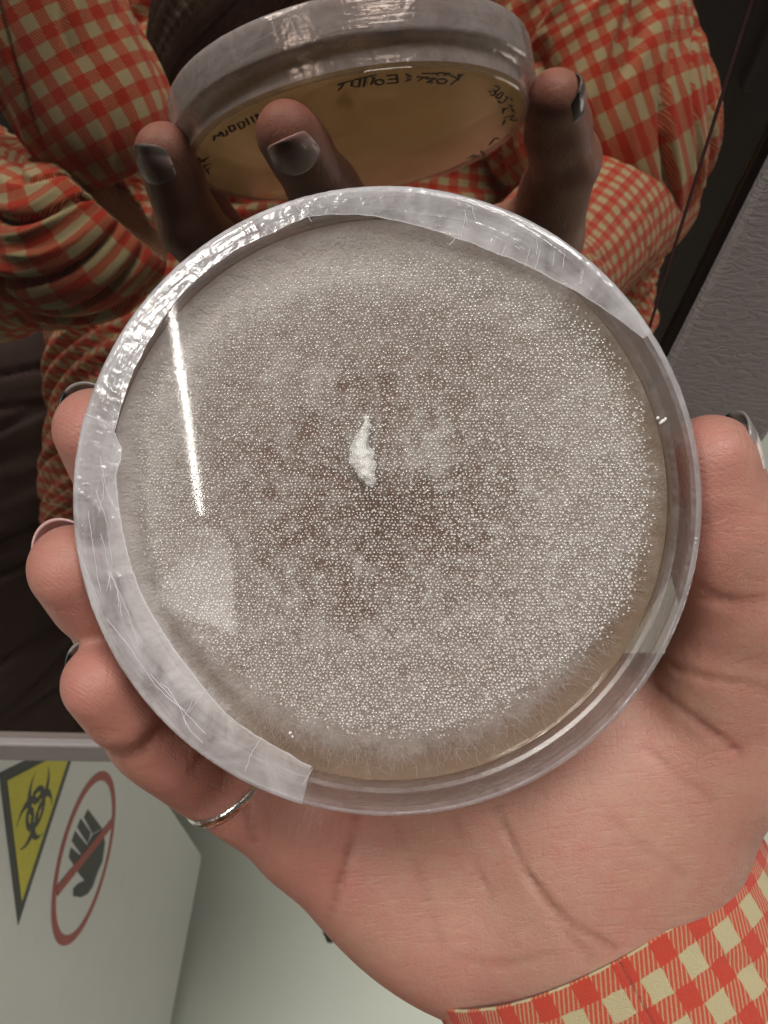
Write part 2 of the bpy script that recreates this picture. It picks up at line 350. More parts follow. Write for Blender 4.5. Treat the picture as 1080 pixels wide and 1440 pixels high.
dens += .22 * blob(830, 640, 90, 190) + .12 * blob(700, 830, 140, 80) + .85 * blob(600, 640, 46, 30) + .16 * blob(280, 830, 90, 90) + .14 * blob(430, 500, 70) + .1 * blob(560, 900, 160, 60)  # lower left blob paints the lid's pale reflection into the felt
dens -= .16 * blob(560, 500, 130, 60) + .2 * blob(512, 700, 50, 40) + .2 * blob(640, 690, 70, 25) + .12 * blob(690, 500, 90, 60) + .14 * blob(330, 640, 40, 200)
dens -= .70 * sstep(35.5, 41, r_) * (1 - sstep(40, 85, adiff(-78)))
dens -= .26 * sstep(35, 40.5, r_) * (1 - sstep(30, 65, adiff(5)))
dens -= .14 * sstep(35.5, 40.5, r_) * (1 - sstep(20, 40, adiff(190)))
nz = np.array([mnoise.fractal(Vector((x * .22, y * .22, .3)), .9, 2.1, 3) for x, y in zip(X, Y)])
nz2 = np.array([mnoise.noise(Vector((x * .55, y * .55, 5.3))) for x, y in zip(X, Y)])
nzr = np.array([mnoise.noise(Vector((math.cos(t_) * 7, math.sin(t_) * 7, q * .34))) + .6 * mnoise.noise(Vector((math.cos(t_) * 15, math.sin(t_) * 15, q * .6 + 4))) for t_, q in zip(T.ravel(), r_)])
dens -= .34 * np.exp(-(r_ / 19) ** 4); dens += .52 * nzr * sstep(2, 7, r_) * (1 - .75 * sstep(16, 30, r_)) + .35 * blob(508, 640, 26, 45)
dens += .30 * nz * (1.35 - sstep(10, 30, r_)) + .20 * nz2 * (1 - sstep(14, 32, r_))
z = AG + .25 + .45 * np.clip(dens, 0, 1) + .12 * nz2 + .35 * sstep(38, 42, r_) + .6 * sstep(37.5, 42, r_) ** 1.5 * (1 - sstep(75, 110, adiff(140)))
V = np.stack([X, Y, z], 1); f = grid_faces(nt, nr)
myc = mk('mycelium', l2w(V), f, MT['mycelium'], dish, attr={'dens': dens, 'mat': 1 - sstep(36.5, 41.0, r_) * (.42 - .25 * sstep(60, 110, adiff(-60))), 'rad': r_ / 42, 'ang': np.abs((a_ / 180)) })
ip = [(515, 588, .35), (514, 600, .55), (511, 612, .75), (508, 622, .95), (507, 634, 1.15), (511, 644, 1.2), (503, 652, .8), (514, 658, .9), (516, 668, .85), (521, 676, .65), (498, 646, .7), (519, 640, .7), (500, 632, .6), (520, 655, .7), (508, 666, .55), (519, 600, .35)]
# fine hyphae standing off the felt, mostly at its edge
Vs, Fs = [], []; cnt = 0
def hair(p0, d, L, w, curl, lift):
    global cnt
    side = np.array([-d[1], d[0], 0]); p = np.array(p0, float); pts = [p.copy()]
    for i in range(4):
        d = d + side * curl * random.uniform(-1, 1); d = d / np.linalg.norm(d); p = p + d * L / 4; p[2] += lift * math.sin(math.pi * (i + .5) / 4) * random.uniform(-.3, 1)
        pts.append(p.copy())
    for i, q in enumerate(pts):
        ww = w * (1 - .6 * i / 4)
        for k in range(3): 
            an = k * 2.094; Vs.append(q + side * math.cos(an) * ww + np.array([0, 0, 1]) * math.sin(an) * ww)
    for i in range(4):
        for k in range(3):
            k2 = (k + 1) % 3; b = cnt + i * 3; Fs.append((b + k, b + k2, b + 3 + k2, b + 3 + k))
    cnt += 15
for i in range(4200):
    a = random.uniform(-180, 180); ar = math.radians(a); top = max(0, 1 - abs((a - 118 + 180) % 360 - 180) / 85)
    r0 = random.triangular(24 if top > .2 else 31, 41.3, 38.5 if top < .2 else 36)
    if random.random() < .25 and top <= 0 and -130 < a < -30: continue
    rd = np.array([math.cos(ar), math.sin(ar), 0]); tw = random.gauss(0, .5 if top < .2 else .9)
    d = rd * math.cos(tw) + np.array([-rd[1], rd[0], 0]) * math.sin(tw)
    if random.random() < .3: d = -d
    L = random.uniform(.8, 2.6); 
    if r0 + L > 42: L = 42 - r0
    if L < .3: continue
    hair(np.array([rd[0] * r0, rd[1] * r0, AG + .5 + random.uniform(0, .5)]), d, L, random.uniform(.010, .020), .35, random.uniform(0, .5))
for i in range(70):                                      # a few long straight threads
    a = random.uniform(-180, 180); ar = math.radians(a); r0 = random.uniform(35, 39); rd = np.array([math.cos(ar), math.sin(ar), 0]); tw = random.uniform(-1.5, 1.5)
    d = rd * math.cos(tw) + np.array([-rd[1], rd[0], 0]) * math.sin(tw); hair(np.array([rd[0] * r0, rd[1] * r0, AG + 1]), d, random.uniform(2, 3.6) * (1 if r0 < 38 else .6), .022, .05, .3)
for x, y, r in ip * 80:                                   # fluff on the plug
    q = px_l(x + random.gauss(0, 5), y + random.gauss(0, 6), AG + 1); a = random.uniform(0, 6.28); hair(np.array([q[0], q[1], AG + .9 + random.uniform(0, r)]), np.array([math.cos(a), math.sin(a), .25]), random.uniform(.5, 1.9), .018, .8, .4)
hy = mk('hyphae', l2w(np.array(Vs)), np.array(Fs), MT['white_hyphae'], myc); hy.matrix_parent_inverse = Matrix.Identity(4); hy['kind'] = 'stuff'
hy.matrix_parent_inverse = Matrix.Identity(4)
# plug of inoculum in the middle
def lump(name, pts, k, h, matk, parent, namp=.5, nsc=1.2):
    P = np.array([p[:3] for p in pts]); rad = np.array([p[3] for p in pts]); lo = P.min(0) - rad.max() - 1; hi = P.max(0) + rad.max() + 1
    ax = [np.arange(lo[i], hi[i], h) for i in range(3)]; G = np.stack(np.meshgrid(*ax, indexing='ij'), -1); Fd = np.full(G.shape[:3], 9.)
    for p, r in zip(P, rad): 
        d = np.linalg.norm(G - p, axis=-1) - r; hh = np.clip(.5 + .5 * (Fd - d) / k, 0, 1); Fd = Fd * (1 - hh) + d * hh - k * hh * (1 - hh)
    V, Q = surface_nets(Fd, lo, h)
    V = V + np.array([[mnoise.noise(Vector(v * nsc + np.array([i * 7., 0, 0]))) * namp for i in range(3)] for v in V])
    return mk(name, l2w(V), Q, MT[matk], parent)
io = lump('inoculum_plug', [(*px_l(x, y, AG + 1), AG + 1.1, r * 1.25) for x, y, r in ip], .7, .16, 'inoculum_white', myc, .28, .9)
io.matrix_parent_inverse = Matrix.Identity(4)
for pts in ([(408, 1031, .25), (411, 1036, .2)], [(925, 588, .28), (932, 592, .3), (936, 589, .2), (929, 595, .22)], [(979, 757, .2), (978, 764, .18)]):
    q = lump('white_fleck', [(*px_l(x, y, -1.4), -1.5, r) for x, y, r in pts], .15, .1, 'inoculum_white', dish, .12, 3)
# condensation under the lid
pts = []; sp = .535; ny = int(90 / (sp * .866))
bound = [(182, 640), (190, 560), (225, 500), (290, 440), (380, 385), (480, 358), (600, 352), (700, 372), (790, 410), (850, 455), (890, 520), (915, 600), (925, 690), (918, 780), (895, 850), (850, 905), (790, 950), (720, 1000), (640, 1035), (560, 1045), (480, 1035), (400, 1005), (330, 955), (260, 890), (215, 830), (190, 740)]
bl = np.array([lid_pt(x, y, -1.3)[:2] for x, y in bound]); bth = np.unwrap(np.arctan2(bl[:, 1], bl[:, 0])); order = np.argsort(np.arctan2(bl[:, 1], bl[:, 0]))
bt = np.arctan2(bl[:, 1], bl[:, 0])[order]; brr = np.hypot(*bl.T)[order]
ctr_i = lid_pt(511, 645, -1.3)[:2]
for j in range(-ny // 2, ny // 2):
    for i in range(-84, 85):
        x = (i + (j % 2) * .5) * sp + random.gauss(0, .085); y = j * sp * .866 + random.gauss(0, .085)
        r = math.hypot(x, y)
        if r > 41: continue
        lim = np.interp(math.atan2(y, x), bt, brr, period=2 * np.pi); e = (lim - r) / 2.6
        if e < 1 and random.random() > max(0, e + .05): continue
        if random.random() < .05: continue
        di = math.hypot((x - ctr_i[0]) / 1.6, (y - ctr_i[1]) / 4.2)
        if di < 1 and random.random() < .85: continue
        big = .5 + .5 * max(-1, min(1, (x - y) / 45)); s_ = (.120 + .032 * big) * random.choice((.75, .95, 1, 1, 1.05, 1.3)) * random.uniform(.9, 1.1) * (1 if e > 1 else .7 + .3 * max(e, 0))
        pts.append((x, y, s_))
pts = np.array(pts); seg = 8; rings = [(1.0, 0.0), (.93, .28), (.7, .52), (.36, .68), (.02, .72)]
th = np.linspace(0, 2 * np.pi, seg, endpoint=False)
tmpl = np.concatenate([np.stack([np.cos(th) * a, np.sin(th) * a, np.full(seg, -b)], 1) for a, b in rings]); tf = grid_faces(seg, len(rings))
V = tmpl[None] * pts[:, None, 2:3] * rng.uniform(.85, 1.18, (len(pts), 1, 3)) + np.c_[pts[:, :2], np.full(len(pts), -1.1)][:, None]
f = (tf[None] + (np.arange(len(pts)) * len(tmpl))[:, None, None]).reshape(-1, 4)
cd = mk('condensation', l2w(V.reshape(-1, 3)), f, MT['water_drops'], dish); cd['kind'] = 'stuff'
# sealing film round the side, with wrinkled folds over the lid's edge
def film_part(name, th0, th1, rin, matk, side=True, lift=.10, wr=.11, nth=420):
    ths = np.linspace(math.radians(th0), math.radians(th1), nth); V = []; UVs = []; E = []; DN = []
    sec = []
    if side: sec += [(43.75, -13.6, 0), (43.7, -12.2, 0), (43.75, -10.8, 0), (44.0, -9.7, 0), (45.3, -8.9, 0), (46.1, -8.3, 0)] + [(46.2, zz, 0) for zz in np.linspace(-7.6, -1.2, 8)]
    sec += [(46.15, -.55, 0), (45.95, -.1, 0), (45.5, .12, 0)]
    ns = len(sec); nin = 12
    for t in ths:
        ri = rin(math.degrees(t)); 
        prof = sec + [(45.4 + (ri - 45.4) * q, .12, q) for q in np.linspace(.05, 1, nin)]
        acc = 0
        for k_, (r, zz, q) in enumerate(prof):
            w1 = mnoise.noise(Vector((t * 22, r * .9 + zz * .55, 3.1))) + .5 * mnoise.noise(Vector((t * 60, r * 1.5 + zz, 9)))
            off = lift + wr * abs(w1)
            if k_ < ns - 3: V.append((math.cos(t) * (r + off), math.sin(t) * (r + off), zz))
            else: V.append((math.cos(t) * (r + off * (1 - q) * .4), math.sin(t) * (r + off * (1 - q) * .4), zz + off * .75))
            DN.append(1.0 if rin(0) != 45.25 else .55 + .45 * (1 - sstep(95, 130, abs((math.degrees(t) - 130 + 180) % 360 - 180)))); UVs.append((t / 6.283 * 3, (k_ if k_ < ns else ns + q * (45.4 - ri)) / 40)); E.append((1.0 if k_ == len(prof) - 1 and ri < 45 else (.0)) * .9)
    kk = ns + nin; f = grid_faces(kk, nth, False)
    return mk(name, l2w(np.array(V)), f, MT[matk], dish, uv=np.array(UVs), attr={'edge': np.array(E), 'dense': np.array(DN)})
def rin_fn(px):
    q = np.array([lid_pt(x, y, .15)[:2] for x, y in px]); a = np.degrees(np.arctan2(q[:, 1], q[:, 0])) % 360; r = np.hypot(*q.T); o = np.argsort(a); a, r = a[o], r[o]
    return lambda t: float(np.interp(t % 360, a, r)) + .12 * mnoise.noise(Vector((t * .35, 0, 0)))
ang_px = lambda x, y: math.degrees(math.atan2(*lid_pt(x, y, 0)[1::-1])) % 360
film_part('sealing_film', 0, 360, lambda t: 45.25, 'stretch_film', nth=720)
fold_a = film_part('sealing_film', ang_px(117, 580), ang_px(428, 1118), rin_fn([(160, 603), (172, 630), (171, 645), (164, 668), (167, 700), (172, 735), (180, 775), (196, 825), (232, 890), (272, 945), (330, 1012), (368, 1037), (405, 1058), (440, 1078)]), 'stretch_film_fold', True, .3, .13)
fold_b = film_part('sealing_film', ang_px(914, 470), ang_px(116, 592), rin_fn([(922, 480), (905, 478), (850, 436), (780, 395), (700, 358), (640, 335), (570, 314), (500, 302), (430, 306), (384, 328), (337, 349), (289, 383), (251, 419), (216, 470), (187, 526), (166, 592)]), 'stretch_film_fold', True, .22, .12)
# loose wrinkle threads on the film
def tube(name, pts, rad, matk, parent, nseg=6):
    P = np.array(pts, float); Tn = np.gradient(P, axis=0); Tn /= np.linalg.norm(Tn, axis=1)[:, None] + 1e-9; V = []
    a = np.cross(Tn[0], [0.3, .2, .9]); a /= np.linalg.norm(a)
    for p, t in zip(P, Tn):
        a = a - t * (a @ t); a /= np.linalg.norm(a); b = np.cross(t, a)
        for k in range(nseg): an = 2 * math.pi * k / nseg; V.append(p + rad * (a * math.cos(an) + b * math.sin(an)))
    return np.array(V), grid_faces(nseg, len(P))
creases = [[(117, 582), (135, 588), (160, 602)], [(108, 770), (122, 805), (140, 850)], [(150, 870), (185, 915), (215, 960), (240, 985), (262, 1000)], [(270, 985), (258, 1010), (268, 1028), (285, 1045)], [(265, 1002), (278, 985), (290, 970)], [(368, 1037), (352, 1062), (345, 1085)], [(440, 1080), (425, 1105)],
           [(640, 335), (632, 345)], [(648, 338), (655, 300)], [(705, 360), (712, 345)], [(738, 375), (745, 350)], [(752, 380), (760, 352)], [(225, 960), (240, 972), (255, 1000), (262, 1020)], [(135, 690), (150, 730), (158, 790), (150, 830)], [(140, 640), (150, 690), (168, 730)]]
for i in range(7):                                      # long stretch lines along the left wrap
    y0_ = random.uniform(600, 1000); off_ = random.uniform(8, 52); L_ = random.uniform(40, 120); cr1 = []
    for k in range(5):
        yy = y0_ + L_ * k / 4; a_l = math.radians(180 + (yy - 690) / 440 * 62); rr_c = 46 - off_ * .106 * (1 + .1 * math.sin(k))
        cc_ = l2c([rr_c * math.cos(a_l), rr_c * math.sin(a_l), .4]); cr1.append((540 - F_PX * cc_[0] / cc_[2], 720 + F_PX * cc_[1] / cc_[2]))
    creases.append(cr1)
for i in range(12):                                      # short cross wrinkles along the top wrap
    a_l = math.radians(random.uniform(45, 110)); r1 = random.uniform(42.3, 43.6); cr1 = []
    for k in range(3):
        cc_ = l2c([(r1 + k * .9) * math.cos(a_l + k * .012), (r1 + k * .9) * math.sin(a_l + k * .012), .4]); cr1.append((540 - F_PX * cc_[0] / cc_[2], 720 + F_PX * cc_[1] / cc_[2]))
    creases.append(cr1 if i else [(x + .01, y) for x, y in cr1])
for cr_ in creases:
    q = np.array([lid_pt(x, y, .45) for x, y in cr_]); s_ = np.linspace(0, 1, len(q)); w_ = np.linspace(0, 1, 14)
    q = np.stack([np.interp(w_, s_, q[:, i]) for i in range(3)], 1); q[1:-1, :2] += rng.normal(0, .05, (12, 2)); q = q[np.hypot(q[:, 0], q[:, 1]) < 46]
    if len(q) < 3: continue
    v_, f_ = tube('', q, .045, '', None, 5); fc_ = mk('film_crease', l2w(v_), f_, MT['stretch_film_line'], fold_a if cr_[0][0] < 450 and cr_[0][1] > 540 else fold_b); fc_.matrix_parent_inverse = Matrix.Identity(4)
# pen marks on the underside, as they read in the glass
strokes = []
def Z(ox, oy, s, *pl): 
    for p in pl: strokes.append([(ox + x / s, oy + y / s) for x, y in p])
def ell(cx, cy, rx, ry, a0=0, a1=360): return [(cx + rx * math.cos(math.radians(a)), cy + ry * math.sin(math.radians(a))) for a in np.linspace(a0, a1, 14)]
Z(560, 80, 5.4, [(402, 212), (450, 168), (492, 132)], [(395, 140), (425, 152), (450, 168)], [(455, 180), (462, 130)], ell(330, 185, 38, 18), [(205, 165), (290, 165), (215, 192), (262, 196)], [(150, 182), (190, 160), (225, 150)], [(140, 152), (225, 158)], [(180, 126), (292, 126), (300, 140)], [(300, 120), (400, 128), (340, 142)], [(180, 98), (300, 92)], [(330, 108), (500, 100)],
  [(55, 188), (98, 168)], [(70, 160), (95, 178)], [(60, 132), (102, 152)], [(65, 98), (92, 105)])
Z(460, 0, 3.6, [(300, 384), (352, 378), (358, 418), (300, 424)], [(312, 402), (352, 398)], ell(265, 416, 22, 13), [(222, 428), (240, 396), (225, 392)], [(185, 440), (196, 392)], [(128, 410), (124, 436), (162, 440), (168, 404)], [(52, 430), (86, 424), (58, 458)], [(60, 426), (150, 402), (250, 378), (358, 352)], [(205, 385), (260, 372)], [(290, 372), (330, 362)])
Z(560, 80, 5.4, [(735, 220), (772, 236), (748, 262), (720, 254)], [(742, 264), (728, 294), (700, 290)], [(690, 262), (706, 268)], [(780, 268), (800, 280), (765, 320), (740, 306), (768, 278)], [(815, 300), (832, 310), (800, 345), (775, 352), (760, 335)], [(850, 320), (868, 330)], [(800, 405), (868, 375), (840, 365)], [(795, 425), (800, 390)], [(805, 465), (880, 440), (850, 480), (905, 485)], [(795, 515), (812, 478)], [(860, 395), (880, 420)])
Z(200, 0, 3.6, [(362, 712), (368, 684), (388, 690), (396, 668), (412, 690)], [(402, 668), (412, 692), (432, 682), (424, 660)], [(436, 640), (450, 670), (472, 655), (462, 632), (440, 642)], [(480, 625), (500, 655), (520, 640), (512, 615), (490, 622)], [(525, 600), (540, 630)], [(550, 590), (568, 618)], [(572, 582), (590, 605), (580, 578)], [(600, 572), (618, 590)],
  [(285, 800), (300, 822), (335, 796)], [(305, 806), (315, 820)], [(290, 850), (345, 828)], [(310, 832), (318, 850)], [(300, 876), (342, 850)], [(325, 858), (338, 880)])
Z(460, 0, 3.6, [(715, 800), (740, 785), (765, 795), (730, 800)], [(780, 765), (795, 790)], [(820, 735), (850, 700), (870, 705)])
Vs3, Fs3, c3 = [], [], 0
for st in strokes:
    q = np.array([under_pt(x, y, -15.16) for x, y in st]); q = q[np.hypot(q[:, 0], q[:, 1]) < 42.8] if len(q) else q
    if len(q) < 2: continue
    L = np.r_[0, np.cumsum(np.linalg.norm(np.diff(q, axis=0), axis=1))]; w_ = np.linspace(0, L[-1], max(4, int(L[-1] / .35)))
    q = np.stack([np.interp(w_, L, q[:, i]) for i in range(3)], 1)
    v_, f_ = tube('', q, .33, '', None, 6); v_[:, 2] = -15.16 + (v_[:, 2] + 15.16) * .25; Vs3.append(v_); Fs3.append(f_ + c3); c3 += len(v_)
mk('handwriting', l2w(np.concatenate(Vs3)), np.concatenate(Fs3), MT['ink'], dish)

# ------------------------------------------------------------------ the hand (one continuous body), in dish-local mm
FI = {  # MCP, PIP, DIP, TIP with radii ; dorsal direction at the tip
 'index':  ([(16, -16, -38), (-4, 0, -40), (-12, 17, -29), (-18.3, 35, -22)], (10.5, 9, 8, 6.9), (.15, .1, -1)),
 'middle': ([(2, -30, -38), (-38, -20, -42), (-46.5, -2, -27), (-48.3, 12.5, -13.5)], (10.5, 9.2, 8.0, 6.7), (-.5, .55, -.75)),
 'ring':   ([(-8, -48, -37), (-37, -37, -37), (-47.5, -23.5, -22), (-50.6, -10, -8.5)], (10.5, 8.8, 7.9, 6.9), (-.55, .6, -.7)),
 'little': ([(-17, -66, -38), (-36, -51.5, -29), (-42, -41.5, -19), (-46.4, -28.9, -8.5)], (10, 7.6, 6.9, 6.2), (-.6, .6, -.65)),
 'thumb':  ([(58, -48, -34), (58.5, -17, -21), (53.8, -4, -15.5), (50.9, 6.6, -12.5)], (11.5, 9.2, 8.2, 7.0), (1, .08, -.32)),
}
WR = np.array([52., -106., -46.])
h = .62; lo = np.array([-66., -140., -66.]); hi = np.array([84., 52., 8.])
ax = [np.arange(lo[i], hi[i], h) for i in range(3)]; SH = [len(a) for a in ax]
Fd = np.full(SH, 30., np.float32)
def sub(bmin, bmax):
    i0 = [max(0, int((bmin[i] - lo[i]) / h)) for i in range(3)]; i1 = [min(SH[i], int((bmax[i] - lo[i]) / h) + 2) for i in range(3)]
    s_ = tuple(slice(a, b) for a, b in zip(i0, i1)); G = np.meshgrid(*[ax[i][s_[i]].astype(np.float32) for i in range(3)], indexing='ij'); return s_, G
def cone_d(G, a, b, ra, rb):
    ba = b - a; L2 = ba @ ba; t = np.clip(((G[0] - a[0]) * ba[0] + (G[1] - a[1]) * ba[1] + (G[2] - a[2]) * ba[2]) / L2, 0, 1)
    return np.sqrt((G[0] - a[0] - t * ba[0]) ** 2 + (G[1] - a[1] - t * ba[1]) ** 2 + (G[2] - a[2] - t * ba[2]) ** 2) - (ra + (rb - ra) * t)
def add(a, b, ra, rb, k):
    a, b = np.array(a, float), np.array(b, float); e = max(ra, rb) + k + 3
    s_, G = sub(np.minimum(a, b) - e, np.maximum(a, b) + e); d = cone_d(G, a, b, ra, rb); o = Fd[s_]
    hh = np.clip(.5 + .5 * (o - d) / k, 0, 1); Fd[s_] = o * (1 - hh) + d * hh - k * hh * (1 - hh)
def addel(c, r, rot, k):                                 # ellipsoid; rot rows = axes
    c, r = np.array(c, float), np.array(r, float); e = r.max() + k + 2; s_, G = sub(c - e, c + e)
    q = [sum(rot[i][j] * (G[j] - c[j]) for j in range(3)) for i in range(3)]
    k0 = np.sqrt(sum((q[i] / r[i]) ** 2 for i in range(3))); k1 = np.sqrt(sum((q[i] / r[i] ** 2) ** 2 for i in range(3))) + 1e-6
    d = k0 * (k0 - 1) / k1; o = Fd[s_]; hh = np.clip(.5 + .5 * (o - d) / k, 0, 1); Fd[s_] = o * (1 - hh) + d * hh - k * hh * (1 - hh)
def carve(pl, r, k=.9, depth=.0):
    for a, b in zip(pl[:-1], pl[1:]):
        a, b = np.array(a, float), np.array(b, float); s_, G = sub(np.minimum(a, b) - 4, np.maximum(a, b) + 4); d = -(cone_d(G, a, b, r, r)); o = Fd[s_]
        hh = np.clip(.5 - .5 * (o - d) / k, 0, 1); Fd[s_] = o * (1 - hh) + d * hh + k * hh * (1 - hh)
def rows(z_, x_):
    z_ = np.array(z_, float); z_ /= np.linalg.norm(z_); x_ = np.array(x_, float); x_ -= z_ * (x_ @ z_); x_ /= np.linalg.norm(x_); return [x_, np.cross(z_, x_), z_]
# palm and wrist
for nme in ('index', 'middle', 'ring', 'little'):
    mcp = np.array(FI[nme][0][0], float); off = {'index': (9, 4, 2), 'middle': (3, 1, 0), 'ring': (-4, 0, 0), 'little': (-11, -2, -1)}[nme]
    add(mcp, WR + np.array(off), 11.5, 14.5, 9)
add(WR + [6, 4, 0], WR + [20, -24, 3], 16, 15, 10); add(WR + [-8, -2, -1], WR + [6, -30, 2], 16, 15, 10)
addel((4, -82, -40), (26, 15, 14), rows((0, .1, 1), (.8, -.6, 0)), 8)        # hypothenar
addel((40, -62, -35), (34, 20, 15.5), rows((.05, .1, 1), (.35, .93, 0)), 9)    # thenar
addel((34, -84, -38), (22, 16, 15), rows((0, 0, 1), (1, 0, 0)), 8)
# thumb metacarpal
add((46, -84, -42), FI['thumb'][0][0], 13.5, 12, 9)
for nme, (J, Rd, dd_) in FI.items():
    J = [np.array(j, float) for j in J]
    ks = 2.2
    for i in range(3): add(J[i], J[i + 1], Rd[i] if nme != 'thumb' or i else 12, Rd[i + 1], 5.0 if i == 0 else 3.0)
    d = np.array(dd_, float); d /= np.linalg.norm(d)
    add(J[1] - d * -1.2, J[1] - d * -1.2 + (J[1] - J[0]) * .03, Rd[1] * .86, Rd[1] * .86, 2.5)      # knuckle
    mid = J[2] * .35 + J[3] * .65; add(mid - d * 1.8, J[3] - d * 1.2, Rd[3] * .97, Rd[3] * .86, 2.5)        # pulp
    for a, b, w in ((0, 1, .5), (1, 2, .5)):
        c_ = J[a] * (1 - w) + J[b] * w; add(c_ - d * 2.0, c_ - d * 2.0 + (J[b] - J[a]) * .15, Rd[b] * .86, Rd[b] * .86, 4)
# creases, found on the surface along the line of sight
def sampF(p):
    i = [int(round((p[k] - lo[k]) / h)) for k in range(3)]
    if any(v < 0 or v >= SH[k] for k, v in enumerate(i)): return 9.
    return float(Fd[i[0], i[1], i[2]])
def hit(x, y):
    d = ray(x, y)
    for t in np.arange(110, 230, .25):
        p = c2l(d * t)
        if sampF(p) < 0: return p
    return None
CREASES = []
def crease(px, r=.55):
    q = np.array(px, float); s_ = np.r_[0, np.cumsum(np.linalg.norm(np.diff(q, axis=0), axis=1))]; w_ = np.linspace(0, s_[-1], max(3, int(s_[-1] / 12)))
    P = [hit(np.interp(t, s_, q[:, 0]), np.interp(t, s_, q[:, 1])) for t in w_]
    P = [p for p in P if p is not None]; CREASES.append((P, r))
crease([(985, 826), (1010, 842), (1040, 848), (1075, 842)], .9)
crease([(985, 840), (1020, 856), (1060, 858)], .5)
crease([(915, 905), (950, 940), (985, 952), (1040, 962), (1078, 968)], .7)
crease([(920, 965), (955, 995), (995, 1025), (1040, 1060)], .8)
crease([(890, 930), (930, 975), (965, 1005), (1010, 1040)], .5)
crease([(905, 1050), (945, 1085), (1000, 1125)], .35); crease([(700, 1140), (735, 1220), (765, 1262), (800, 1300), (862, 1332)], .8)
crease([(745, 1245), (785, 1300), (830, 1345)], .5); crease([(505, 1140), (492, 1200), (472, 1260), (462, 1290)], .75)
crease([(545, 1135), (590, 1230), (620, 1330)], .3); crease([(640, 1150), (665, 1210), (690, 1260)], .35)
crease([(345, 1120), (352, 1150), (358, 1180)], .9)
crease([(272, 1083), (285, 1066), (305, 1040)], .7); crease([(205, 1056), (216, 1036), (232, 1010)], .75); crease([(200, 1048), (212, 1028)], .5)
crease([(860, 1150), (900, 1190), (960, 1230)], .3); crease([(640, 1345), (700, 1360), (780, 1340)], .35)
for P, r in CREASES:
    if len(P) > 1: carve([p + np.array([0, 0, .38]) for p in P], r * .5)
V, Q = surface_nets(Fd, lo, h)
# a smoothing pass
def lapl(V, Q, it=2, lam=.5):
    for _ in range(it):
        acc = np.zeros_like(V); num = np.zeros(len(V))
        for a, b in ((0, 1), (1, 2), (2, 3), (3, 0)):
            np.add.at(acc, Q[:, a], V[Q[:, b]]); np.add.at(num, Q[:, a], 1); np.add.at(acc, Q[:, b], V[Q[:, a]]); np.add.at(num, Q[:, b], 1)
        V = V * (1 - lam) + lam * acc / np.maximum(num, 1)[:, None]
    return V
V = lapl(V, Q, 2)
pink = np.zeros(len(V)); crs = np.zeros(len(V))
for nme, (J, Rd, dd_) in FI.items():
    d = np.array(dd_, float); d /= np.linalg.norm(d)
    for j, s_, a in ((3, 11, .50), (2, 9, .35), (1, 10, .30), (0, 12, .30)): pink += a * np.exp(-(np.linalg.norm(V - (np.array(J[j]) - d * 4), axis=1) / s_) ** 2)
pink += .16 * np.exp(-(np.linalg.norm(V - np.array([-14, -70, -30]), axis=1) / 16) ** 2)
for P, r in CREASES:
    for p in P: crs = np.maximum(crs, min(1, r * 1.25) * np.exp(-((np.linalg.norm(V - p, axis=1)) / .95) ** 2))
person = mk('person', l2w(V), Q, MT['skin'], None, attr={'pink': np.clip(pink, 0, .85), 'crease': crs})
tag(person, 'person in red and cream gingham shirt holding the culture dish up in one hand', 'person')
# nails
for nme, (J, Rd, dd_) in FI.items():
    J = [np.array(j, float) for j in J]; t = J[3] - J[2]; t /= np.linalg.norm(t); d = np.array(dd_, float); d -= t * (d @ t); d /= np.linalg.norm(d); sd = np.cross(t, d); r = Rd[3]
    nu_, nv_ = 17, 18; V = []; uv = []; Ln = r * 1.08; ovr = .35
    for layer in (0, 1):
        for j in range(nv_):
            for i in range(nu_):
                u = i / (nu_ - 1) * 2 - 1; v = j / (nv_ - 1); ph = u * math.radians(50)
                s_ = -r * .85 + v * (Ln + r * .6 + ovr - .35 * r * u * u) + .28 * r * u * u * (1 - v) * (1 if v < .5 else .5)
                rad = r * 1.02 + .05 - layer * .42 - .10 * (1 if v < .12 else 0) * r * .3 + .25 * math.sin(v * math.pi)
                rad -= max(0, v - .45) ** 2 * 3.2
                p = J[3] + t * s_ + d * (rad * math.cos(ph)) + sd * (rad * math.sin(ph)) * .96
                V.append(p); uv.append(((u + 1) / 2, v))
    g = grid_faces(nu_, nv_, False); k = nu_ * nv_; F_ = [tuple(q) for q in g] + [tuple(q[::-1] + k) for q in g]
    rim = [i for i in range(nu_)] + [j * nu_ + nu_ - 1 for j in range(1, nv_)] + [(nv_ - 1) * nu_ + i for i in range(nu_ - 2, -1, -1)] + [j * nu_ for j in range(nv_ - 2, 0, -1)]
    F_ += [(rim[(i + 1) % len(rim)], rim[i], rim[i] + k, rim[(i + 1) % len(rim)] + k) for i in range(len(rim))]
    mk('fingernail', l2w(np.array(V)), F_, MT['nail_dark_edge' if nme in ('middle', 'thumb', 'little') else 'nail'], person, uv=np.array(uv))
